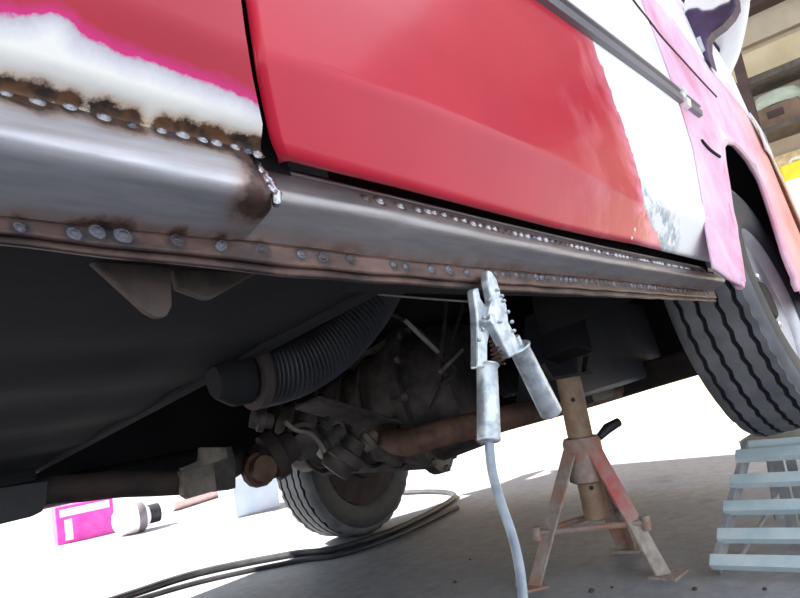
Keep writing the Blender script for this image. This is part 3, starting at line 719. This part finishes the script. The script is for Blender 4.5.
# splash panel bottom left
plate([(-90, 500), (-90, 560), (0, 524), (33, 516), (43, 511), (47, 500), (49, 480)], .92, .012, 'splash_panel', K['black_plastic'], van)
# longitudinal rusty arm, air box, chassis bracket over the stand
la = [U(385, 446, 1, .74), U(450, 434, 1, .70), U(500, 418, 1, .64)]; 
MB().tube(bez([Vector((1.42, 1.0, -.03)), Vector((1.27, .80, -.08)), Vector((1.32, .70, -.085)), Vector((1.6, .63, -.09)), Vector((2.0, .60, -.09)), Vector((2.46, .58, -.085))], 30), .034, 14).build('torsion_arm', K['rust'], van, smooth=True)
bx = [U(578, 294, 1, .47), U(656, 306, 1, .47), U(664, 332, 1, .47), U(672, 356, 1, .47), U(668, 368, 1, .47), U(655, 375, 1, .47), U(590, 396, 1, .47), U(575, 398, 1, .47)]
MB().prism(bx, (0.0, .20, 0)).build('air_box', K['box_plastic'], van, bevel=.012)['label'] = 'black plastic box behind the stand'
plate([(590, 392), (613, 388), (613, 396), (594, 402)], .50, .05, 'drain_lug', K['black_plastic'], van)
MB().bar(U(556, 300, 1, .45), U(568, 356, 1, .45), .11, .08).build('chassis_leg', K['black_under'], van, bevel=.008)
MB().tube([Vector((1.90, .52, .02)), Vector((1.86, .98, .02))], .022, 12).build('drive_shaft', K['rust_dark'], van, smooth=True)
MB().tube(bez([Vector((1.89, .70, .02)), Vector((1.88, .76, .02)), Vector((1.87, .84, .02))], 20), [.05-.018*(i/20)+.006*math.cos(i*math.pi) for i in range(21)], 16).build('drive_shaft_boot', K['rubber'], van, smooth=True)
MB().box((2.2, 1.0, -.075), (.10, 1.5, .09)).build('front_crossmember', K['rust_dark'], van, bevel=.01)
# ---------------------------------------------------------------- wheels
def tyre_mesh(name, r=HR, wd=.18, n=96):
    hw = wd/2; prof = [(r*.60, -hw*.86), (r*.66, -hw*.99), (r*.80, -hw*1.03), (r*.90, -hw*1.0), (r*.955, -hw*.93), (r*.985, -hw*.82)]
    g = [-.62, -.22, .22, .62]; last = -.78
    for c in g:
        prof += [(r*.998, hw*(c-.055)), (r*.962, hw*(c-.04)), (r*.962, hw*(c+.04)), (r*.998, hw*(c+.055))]
        prof += [(r, hw*(c+.2))]
    prof += [(r*.985, hw*.82), (r*.955, hw*.93), (r*.90, hw*1.0), (r*.80, hw*1.03), (r*.66, hw*.99), (r*.60, hw*.86)]
    b = MB(); P_ = []
    for i, (rr, hh) in enumerate(prof):
        zig = 1 if 5 < i < len(prof)-6 else 0
        for k in range(n):
            a = 2*math.pi*k/n; z = hh+(.0022 if k % 2 else -.0022)*zig
            rad = rr
            if rr > r*.94 and (i < 7 or i > len(prof)-8) and k % 4 == 0: rad = rr-.006      # shoulder lugs
            P_.append((rad*math.cos(a), rad*math.sin(a), z))
    m = len(prof)
    Fs = [(i*n+k, i*n+(k+1) % n, (i+1)*n+(k+1) % n, (i+1)*n+k) for i in range(m-1) for k in range(n)]
    b.add(P_, Fs); me = bpy.data.meshes.new(name); me.from_pydata(b.v, [], b.f); me.validate()
    me.materials.append(K['tyre']); me.materials.append(K['groove']); me.materials.append(K['rubber'])
    gi = set(); idx = 6
    for c in g: gi |= {idx, idx+1, idx+2}; idx += 5
    for p in me.polygons:
        if p.index//n in gi: p.material_index = 1
        if p.index//n < 3 or p.index//n > m-5: p.material_index = 2
    bm = bmesh.new(); bm.from_mesh(me); bmesh.ops.recalc_face_normals(bm, faces=bm.faces); bm.to_mesh(me); bm.free()
    me.shade_smooth(); me.set_sharp_from_angle(angle=math.radians(38)); return me
TY = tyre_mesh('tyre')
def rim_mesh():                                  # steel rim: axis z, outer face at +z
    n = 60; R_ = HR*.615; b = MB()
    b.lathe([(R_*1.03, -.075), (R_*.98, -.08), (R_*.86, -.06), (R_*.84, 0), (R_*.90, .05), (R_*.99, .076), (R_*1.035, .080), (R_*1.02, .072), (R_*.93, .05)], n)
    # dished disc with eight vent slots
    rad = [R_*.92, R_*.86, R_*.72, R_*.58, R_*.44, R_*.28, R_*.0]; hz = [.030, .020, .034, .046, .038, .034, .034]
    P_ = []; Fs = []
    for r, z in zip(rad[:-1], hz[:-1]):
        for k in range(n): P_.append((r*math.cos(2*math.pi*k/n), r*math.sin(2*math.pi*k/n), z))
    P_.append((0, 0, hz[-1]))
    for i in range(len(rad)-2):
        for k in range(n):
            if i == 1 and (k % 6) in (1, 2, 3): continue
            Fs.append((i*n+k, i*n+(k+1) % n, (i+1)*n+(k+1) % n, (i+1)*n+k))
    for k in range(n): Fs.append(((len(rad)-2)*n+k, (len(rad)-2)*n+(k+1) % n, len(P_)-1))
    b.add(P_, Fs); return b
def wheel(mw, label):
    rim = rim_mesh().build('wheel', K['rim'], None, smooth=True, angle=35, thick=.004); put(rim, van, VMI @ mw); rim['label'] = label
    t = bpy.data.objects.new('tyre', TY); C.objects.link(t); t.parent = rim
    d = MB().lathe([(HR*.54, .0), (HR*.54, -.01), (.05, -.012)], 40).build('brake_disc', K['rust_dark'], rim, smooth=True)
    MB().lathe([(HR*.60, -.070), (HR*.62, -.088), (HR*.45, -.092), (.09, -.094), (.085, -.11), (.0, -.112)], 36).build('backing_plate', K['rust_dark'], rim, smooth=True, angle=35)
    MB().lathe([(.055, .03), (.055, .05), (.045, .062), (.0, .066)], 24).build('hub_cap', K['rust_dark'], rim, smooth=True)
    for k in range(5):
        a = 2*math.pi*k/5
        MB().lathe([(.011, .034), (.011, .056), (.007, .060), (.0, .061)], 6, Matrix.Translation((HR*.215*math.cos(a), HR*.215*math.sin(a), 0))).build('wheel_nut', K['nut'], rim)
    return rim
STEER = math.radians(8)
_h = onw(782, 295, 0, HX)                       # outer hub; the axle leans with the van
CAMB = Matrix.Rotation(math.radians(-9), 4, 'X')
mw = Matrix.Translation(_h) @ CAMB @ Matrix.Translation((0, .09, 0)) @ Matrix.Rotation(math.radians(90), 4, 'X')
mw_near = mw.copy()
wheel(mw, 'front wheel standing on the ramp')
mw = Matrix.Translation((1.88, 1.965, HR)) @ Matrix.Rotation(STEER*0, 4, 'Z') @ Matrix.Rotation(math.radians(-90), 4, 'X')
wheel(mw, 'far front wheel standing on the floor')
# ================================================================ jack stand
jc = Vector((1.54, .765, 0))
js = thing('jack_stand', jc, 'rusty three-legged jack stand with yellowish post under the van', 'jack stand')
feet = [onw(527, 588, 2, 0)-jc, onw(672, 576, 2, 0)-jc, onw(630, 549, 2, 0)-jc]
for k, f_ in enumerate(feet):
    f_.z = 0; d = f_.normalized(); tan = Vector((-d.y, d.x, 0))
    top = d*.040+Vector((0, 0, .305)); bot = f_*.93+Vector((0, 0, .004))
    b = MB()
    for sg in (-1, 1):                            # angle section: two tapered webs meeting at a ridge
        n = Vector((0, 0, 1)).cross(tan)
        r0, r1 = top+d*.008, bot+d*.012
        e0, e1 = top-d*.012+tan*sg*.034, bot-d*.010+tan*sg*.024
        th = d*-.005
        b.add([r0, e0, e1, r1, r0+th, e0+th, e1+th, r1+th], [(0, 1, 2, 3), (7, 6, 5, 4), (0, 4, 5, 1), (1, 5, 6, 2), (2, 6, 7, 3), (3, 7, 4, 0)])
    leg = b.build('leg', K['leg_two_tone'] if k == 1 else K['stand_paint'], js)
    MB().prism([bot+d*.035+tan*.040, bot+d*.035-tan*.040, bot-d*.030-tan*.034, bot-d*.030+tan*.034], (0, 0, .006)).build('foot', K['stand_paint'], leg)
    for o_ in (leg.children[0],): o_.location.z = -.004
MB().lathe([(.036, .215), (.047, .22), (.047, .315), (.042, .325), (.036, .326)], 24).build('collar', K['stand_paint'], js, smooth=True)
post = MB().lathe([(.024, .125), (.031, .128), (.031, .475), (.024, .478)], 24).build('post', K['stand_post'], js, smooth=True)
for zz in (.205, .42):
    q = Vector((-.88, -.47, 0)).normalized()
    MB().tube([q*.0285+Vector((0, 0, zz)), q*.0316+Vector((0, 0, zz))], .0055, 12).build('pin_hole', K['groove'], post)
brace = []
for a_, c_ in ((0, 1), (1, 2), (2, 0)):
    p0 = feet[a_]*.66+Vector((0, 0, .118)); p1 = feet[c_]*.66+Vector((0, 0, .118))
    p0 += feet[a_].normalized()*.02; p1 += feet[c_].normalized()*.02
    br = MB().tube([p0, p0.lerp(p1, .5), p1], .0075, 8).build('brace', K['stand_paint'], js, smooth=True)
for f_ in feet:
    d = f_.normalized(); p0 = f_*.66+Vector((0, 0, .118))+d*.02
    MB().tube([p0-Vector((0, 0, .016)), p0+Vector((0, 0, .016))], .011, 10).build('brace_lug', K['stand_paint'], js, smooth=True)
MB().tube([Vector((.02, -.04, .318)), Vector((.045, -.055, .335)), Vector((.075, -.075, .345))], [.009, .013, .011], 10).build('locking_pin', K['black_plastic'], js, smooth=True)
sd = MB(); sd.box((0, 0, .479), (.115, .075, .008)); sd.box((.052, 0, .498), (.010, .075, .045), Matrix.Rotation(.35, 3, 'Y')); sd.box((-.052, 0, .498), (.010, .075, .045), Matrix.Rotation(-.35, 3, 'Y'))
sdo = sd.build('saddle', K['rust_dark'], js); sdo.rotation_euler.z = math.radians(-55)
# ================================================================ wheel ramp
BL = onw(716, 577, 2, 0); BL.z = 0
TL = onw(745, 433, 0, 1.765)
rm = thing('wheel_ramp', (BL.x, .38, 0), 'pale blue ladder-type steel ramp under the front wheel', 'ramp')
ro = Vector((BL.x, .38, 0))
yB, yT = BL.y-.38, TL.y-.38; _c = mw_near @ Vector((0, 0, 0)); TZ = _c.z-HR*math.cos(math.radians(9))-.09*math.sin(math.radians(9))+.001
bl = [Vector((0, yB, .0)), Vector((TL.x-BL.x, yT, TZ))]; brr = [Vector((0, -yB, .0)), Vector((TL.x-BL.x, -yT, TZ))]
for a_, c_ in (bl, brr):
    MB().bar(a_+Vector((.01, 0, .012)), c_-Vector((0, 0, .012)), .012, .034, up=(-.6, 0, .8)).build('rail', K['ramp_dark'], rm)
for i, t in enumerate((.03, .225, .42, .615, .81)):
    p0 = bl[0].lerp(bl[1], t); p1 = brr[0].lerp(brr[1], t)
    b = MB(); n = Vector((-.63, 0, .77)); f_ = Vector((.77, 0, .63))
    p0 += Vector((0, .006, 0)); p1 -= Vector((0, .006, 0)); z_ = Vector((0, 0, .012)) if i else Vector((0, 0, .018))
    b.bar(p0+n*.014+z_, p1+n*.014+z_, .028, .004, up=n); b.bar(p0+n*.007-f_*.012+z_, p1+n*.007-f_*.012+z_, .004, .015, up=n)
    b.build('rung', K['ramp'], rm)
tp = MB(); tx = bl[1].x
tp.add([Vector((tx-.01, yT+.008, TZ)), Vector((tx-.01, -yT-.008, TZ)), Vector((tx+.22, -yT-.008, TZ)), Vector((tx+.22, yT+.008, TZ))], [(0, 1, 2, 3)])
MB().box((tx+.11, 0, TZ-.004), (.24, 2*yT+.03, .006)).build('top_plate', K['ramp'], rm)
MB().box((tx-.008, 0, TZ-.016), (.008, 2*yT+.03, .03)).build('top_lip', K['ramp'], rm)
for sg in (1, -1):
    MB().bar((tx+.20, sg*(yT-.01), TZ-.006), (tx+.26, sg*(yT+.03), .004), .03, .012).build('leg', K['ramp_dark'], rm)
    MB().bar((tx+.03, sg*(yT-.05), TZ-.006), (tx+.0, sg*(yT-.05), .004), .022, .012).build('leg', K['ramp_dark'], rm)
    MB().tube([Vector((.03, sg*(yB-.03), .01)), Vector((tx+.22, sg*(yT-.01), .10))], .005, 8).build('strut', K['ramp_dark'], rm, smooth=True)
MB().tube([Vector((tx+.235, yT+.01, .10)), Vector((tx+.235, -yT-.01, .10))], .006, 8).build('strut', K['stand_red'], rm, smooth=True)
# ================================================================ ground clamp
gcl = thing('ground_clamp', onw(489, 442, 1, VO.y-.01), 'galvanised steel earth clamp with tubular handles gripping the sill flange', 'clamp')
go = gcl.location.copy()
YC = VO.y-.012
def W(px, py, dy=0): return onw(px, py, 1, YC+dy)-go
def jaw(pxs, dy, th, name):
    pts = [W(a, c, dy) for a, c in pxs]
    return MB().prism(pts, (0, th, 0)).build(name, K['galv'], gcl, bevel=.0018)
jaw([(488, 270), (492, 271), (497, 279), (502, 296), (507, 304), (509, 322), (518, 340), (524, 352), (510, 358), (500, 338), (494, 328), (488, 318), (489, 309), (492, 300), (490, 288), (488, 280)], -.006, .009, 'jaw')
jaw([(474, 289), (479, 287), (481, 298), (488, 309), (494, 318), (496, 326), (490, 334), (488, 345), (488, 368), (478, 368), (478, 335), (477, 312)], .001, .009, 'jaw')
pv = W(493, 319, -.009)
MB().tube([pv, pv+Vector((0, .022, 0))], .0052, 12).build('pivot_pin', K['galv'], gcl, smooth=True)
MB().tube([W(493, 332, .004)+Vector((.003*math.sin(k*1.2), .006*math.cos(k*1.2), -.0008*k)) for k in range(40)], .0011, 6).build('spring', K['rust'], gcl, smooth=True)
def sleeve(pa, pb, r, dy, name):
    a, c = W(*pa, dy), W(*pb, dy); d = c-a
    pts = [a, a+d*.02, a+d*.06, a+d*.5, a+d*.97, a+d*.985, c]
    o = MB().tube(pts, [r*1.1, r*1.18, r*.98, r*1.03, r*1.08, r*1.04, r*.9], 20).build(name, K['galv'], gcl, smooth=True, angle=50)
    return o
sleeve((487, 364), (489, 442), .0098, .005, 'handle_sleeve')
sleeve((518, 346), (552, 414), .0104, -.002, 'handle_sleeve')
MB().tube([W(518, 346, -.002), W(514, 337, -.002)], .0055, 10).build('handle_shank', K['galv'], gcl, smooth=True)
for (a, c) in [(502, 296), (504, 301), (508, 312), (512, 322), (514, 331), (498, 290), (490, 300), (484, 318), (483, 330), (500, 322), (479, 340)]:   # weld spatter lumps
    q = W(a, c, -.007); MB().lathe([(.0012, -.0015), (.0024, 0), (.0014, .0018)], 7, Matrix.Translation(q)).build('spatter', K['galv'], gcl, smooth=True)
cb = bez([W(489, 440, .005), W(492, 470, .005), W(500, 500, .003), W(512, 535, -.004), W(519, 565, -.012), W(523, 598, -.02), W(526, 640, -.035), W(528, 690, -.06)], 60)
last = cb[-1]+go; fl_pts = [last.lerp(Vector((last.x-.06, last.y-.12, .008)), t)-go for t in (.5, 1.0)] + [Vector((last.x-.2, last.y-.35, .008))-go, Vector((last.x-.6, last.y-.6, .008))-go]
MB().tube(cb+bez([cb[-1]]+fl_pts, 30)[1:], .0042, 10).build('cable', K['cable_grey'], gcl, smooth=True)
# ================================================================ things on the floor beyond
def floor_line(pxs, r, name, label, mat, z=None):
    pts = [onw(a, c, 2, 0) for a, c in pxs]
    for p in pts: p.z = r if z is None else z
    o = MB().tube(bez(pts, 60), r, 8).build(name, mat, None, smooth=True); tag(o, label, 'cable', 'cables on the floor'); return o
floor_line([(60, 622), (130, 598), (200, 576), (290, 558), (338, 552), (400, 531), (450, 504), (452, 496), (430, 494), (404, 495)], .012, 'welding_cable', 'thick black welding cable looping past the far front wheel', K['cable_black'])
floor_line([(66, 626), (135, 603), (205, 583), (294, 564), (342, 557), (400, 537), (458, 509)], .008, 'mains_cable', 'thin black cable lying straight beside the thick welding cable', K['cable_black'])
# magenta carton
def on_floor(px, py):
    p = onw(px, py, 2, 0); p.z = 0; return p
a_, b_ = on_floor(58, 546), on_floor(116, 532)
d = (b_-a_); Lc = d.length; d.normalize(); n = Vector((-d.y, d.x, 0))
K['magenta'] = simple('magenta printed card', (.62, .05, .42), (.70, .10, .50), .5, scale=20)
K['white_print'] = simple('white print', (.86, .84, .86), (.90, .88, .90), .5)
ct = thing('carton', a_+d*Lc/2+n*.1, 'magenta cardboard carton with white print on the sunlit floor', 'box')
Rm = Matrix((d, n, Vector((0, 0, 1)))).transposed()
Hc = .215
MB().box((0, 0, Hc/2), (Lc, .2, Hc), None).build('carton_body', K['magenta'], ct, bevel=.004)
MB().box((.0, -.101, Hc*.82), (Lc*.86, .002, Hc*.20)).build('printed_panel', K['white_print'], ct)
MB().box((-Lc*.30, -.101, Hc*.36), (Lc*.13, .002, Hc*.55)).build('printed_panel', K['white_print'], ct)
MB().box((0, 0, Hc+.002), (Lc, .02, .003)).build('flap_tape', K['white_print'], ct)
ct.rotation_euler.z = math.atan2(d.y, d.x)
# white canister lying on its side with dark neck, pale pipe beyond
cn0, cn1 = on_floor(128, 535), on_floor(185, 520)
d = (cn1-cn0).normalized(); rc = .085
can = thing('canister', cn0+Vector((0, 0, 0)), 'rounded white canister with black neck lying beside the magenta carton', 'canister')
can.rotation_euler.z = math.atan2(d.y, d.x)
Ry = Matrix.Translation((0, 0, rc)) @ Matrix.Rotation(math.radians(90), 4, 'Y')
MB().lathe([(.0, -.075), (.05, -.066), (.078, -.035), (rc, .01), (rc, .06), (.075, .10), (.05, .125), (.035, .13)], 28, Ry).build('canister_body', K['white_plastic'], can, smooth=True)
MB().lathe([(rc*1.005, .045), (rc*1.02, .05), (rc*1.02, .085), (rc*.98, .09)], 28, Ry).build('band', K['mould'], can, smooth=True)
MB().lathe([(.04, .125), (.055, .13), (.055, .185), (.04, .19)], 20, Ry).build('neck', K['black_plastic'], can, smooth=True)
p0, p1 = on_floor(165, 514), on_floor(242, 489)
K['pipe'] = simple('pale pink plastic pipe', (.70, .50, .50), (.80, .64, .62), .5)
q0 = p0+(p1-p0).normalized()*.06; q1 = q0+(p1-p0).normalized()*1.1
po = MB().tube([q0+Vector((0, 0, .035)), q0.lerp(q1, .5)+Vector((0, 0, .035)), q1+Vector((0, 0, .035))], .035, 14).build('plastic_pipe', K['pipe'], None, smooth=True); tag(po, 'long pale pink plastic pipe lying beyond the white canister', 'pipe')
# pale blue tub
t0, t1 = on_floor(236, 519), on_floor(282, 507); d = (t1-t0); Lt = d.length; d.normalize(); n = Vector((-d.y, d.x, 0))
K['tub'] = simple('pale blue plastic', (.46, .62, .74), (.56, .70, .80), .4, scale=8)
tub = thing('plastic_tub', t0+d*Lt/2+n*.12, 'pale blue plastic tub standing behind the far front wheel', 'tub'); tub.rotation_euler.z = math.atan2(d.y, d.x)
tb = MB(); Hh = .26
for z, s in ((0, .90), (.012, .94), (Hh, 1.0), (Hh, .96), (.02, .90)):
    tb.v += [(sx*Lt/2*s, sy*.12*s, z) for sx, sy in ((-1, -1), (1, -1), (1, 1), (-1, 1))]
tb.f = [(3, 2, 1, 0)]+[(i*4+k, i*4+(k+1) % 4, (i+1)*4+(k+1) % 4, (i+1)*4+k) for i in range(4) for k in range(4)]+[(16, 17, 18, 19)]
tb.build('tub_body', K['tub'], tub, bevel=.01)
rimb = MB().tube([(sx*Lt/2*1.01, sy*.121, Hh) for sx, sy in ((-1, -1), (1, -1), (1, 1), (-1, 1))], .008, 8, closed=True).build('tub_rim', K['tub'], tub, smooth=True)
# crumbs of debris near the stand
for (a, c, s) in [(455, 583, .006), (592, 592, .008), (470, 560, .004), (695, 590, .006), (612, 588, .004), (765, 590, .005)]:
    p = on_floor(a, c); o = MB().lathe([(s*.5, 0), (s, s*.3), (s*.7, s*.9), (s*.1, s)], 6).build('weld_crumb', K['cast'], None); o.location = p
    tag(o, 'tiny dark crumb of metal on the concrete by the stand', 'debris', 'crumbs on the floor')
# ================================================================ workshop wall dressing
def wl(px, py): return onw(px, py, 0, WX)
bm_z = wl(775, 12).z
o = MB().box((WX-.10, 2.2, bm_z+.20), (.2, 8.4, .36)).build('trim_1', K['beam']); tag(o, kind='structure')
o = MB().box((WX-.03, 2.2, (wl(775, 30).z+wl(775, 15).z)/2+.05), (.06, 8.4, .30)).build('trim_2', K['wall']); tag(o, kind='structure')
zs = wl(780, 83).z
o = MB().box((WX-.015, 2.2, zs+.15), (.03, 8.4, .28)).build('trim_3', K['wall_cream']); tag(o, kind='structure')
K['shelf'] = simple('dark shelf board', (.07, .055, .045), (.12, .10, .08), .7)
sh = thing('wall_shelf', (WX, .5, zs), 'dark wooden shelf fixed high on the tan wall', 'shelf')
MB().box((-.15, 0, 0), (.30, 1.2, .03)).build('shelf_board', K['shelf'], sh)
MB().box((-.155, 0, -.022), (.29, 1.2, .012)).build('shelf_lip', K['shelf'], sh)
zs2 = wl(778, 136).z
sh2 = thing('wall_shelf', (WX, .5, zs2), 'lower dark shelf carrying brown carton above the chipboard sheet', 'shelf')
MB().box((-.15, 0, -.015), (.30, 1.2, .03)).build('shelf_board', K['shelf'], sh2)
for yy in (-.5, .5): MB().prism([(0, yy, -.03), (-.22, yy, -.03), (0, yy, -.22)], (0, .02, 0)).build('shelf_bracket', K['shelf'], sh2)
K['brown'] = simple('brown cardboard', (.16, .10, .065), (.22, .145, .10), .8, scale=15)
K['green'] = simple('pale green plastic bag', (.42, .47, .36), (.56, .60, .48), .5, scale=12, bump=.4, dist=.01)
bc = thing('carton', (WX-.14, .56, zs2), 'brown cardboard box on the lower wall shelf under the green bag', 'box')
MB().box((0, 0, .075), (.22, .26, .15)).build('carton_body', K['brown'], bc, bevel=.004)
MB().box((-.112, .02, .09), (.004, .10, .05)).build('hand_hole', K['beam'], bc)
gbg = MB().lathe([(.02, 0), (.12, .01), (.135, .05), (.11, .10), (.05, .125), (.01, .13)], 16, Matrix.Diagonal((.8, 1.15, 1, 1))).build('plastic_bag', K['green'], None, smooth=True); gbg.location = (WX-.14, .56, zs2+.151)
tag(gbg, 'pale green crumpled plastic bag on the brown shelf carton', 'bag')
wb = thing('bottle', (WX-.14, .36, zs2), 'white plastic bottle beside the brown carton on the shelf', 'bottle')
MB().lathe([(.04, 0), (.045, .01), (.045, .12), (.02, .15), (.018, .165)], 18).build('bottle_body', K['white_plastic'], wb, smooth=True)
MB().lathe([(.022, .16), (.022, .185), (.0, .186)], 14).build('cap', K['black_plastic'], wb, smooth=True)
K['osb'] = (lambda t: (t.set(color=t.ramp(t.noise(26, 3, .6, stretch=(1, 1, 2.2)), [(.3, (.50, .36, .19)), (.5, (.66, .50, .29)), (.7, (.80, .66, .42))]), rough=.8), t.bump(t.noise(40), .2, .003), t.m)[2])(NT('chipboard flakes'))
ob = MB().box((WX-.016, .55, zs2-.62), (.024, 1.1, .95)).build('chipboard_sheet', K['osb'], None); tag(ob, 'flaky yellowish chipboard sheet on the wall below the shelves', 'board')
pst = MB().box((WX-.42, .69, 1.5), (.05, .06, 3.0)).build('trim_4', K['beam']); tag(pst, kind='structure')
zl2 = wl(795, 196).z
bench = thing('work_bench', (WX-.30, .35, 0), 'pale wooden bench along the wall under the chipboard', 'bench')
MB().box((0, 0, zl2-.30), (.5, 1.2, .04)).build('bench_top', K['osb'], bench)
for sx in (-1, 1):
    for sy in (-1, 1): MB().box((sx*.2, sy*.52, (zl2-.32)/2), (.06, .06, zl2-.32)).build('leg', K['wall'], bench)
K['yellow'] = simple('bright yellow label', (.85, .62, .02), (.9, .70, .05), .5)
jg = thing('jerrycan', (WX-.32, .50, zl2-.28), 'white plastic canister with yellow top band on the bench', 'canister')
MB().box((0, 0, .17), (.18, .24, .34)).build('canister_body', K['white_plastic'], jg, bevel=.02)
MB().box((0, 0, .365), (.184, .244, .12)).build('yellow_band', K['yellow'], jg, bevel=.015)
MB().lathe([(.03, .42), (.03, .45), (.0, .452)], 14).build('cap', K['yellow'], jg, smooth=True)
MB().tube([(-.02, -.08, .42), (-.02, -.05, .455), (-.02, .05, .455), (-.02, .08, .42)], .012, 8).build('handle', K['white_plastic'], jg, smooth=True)
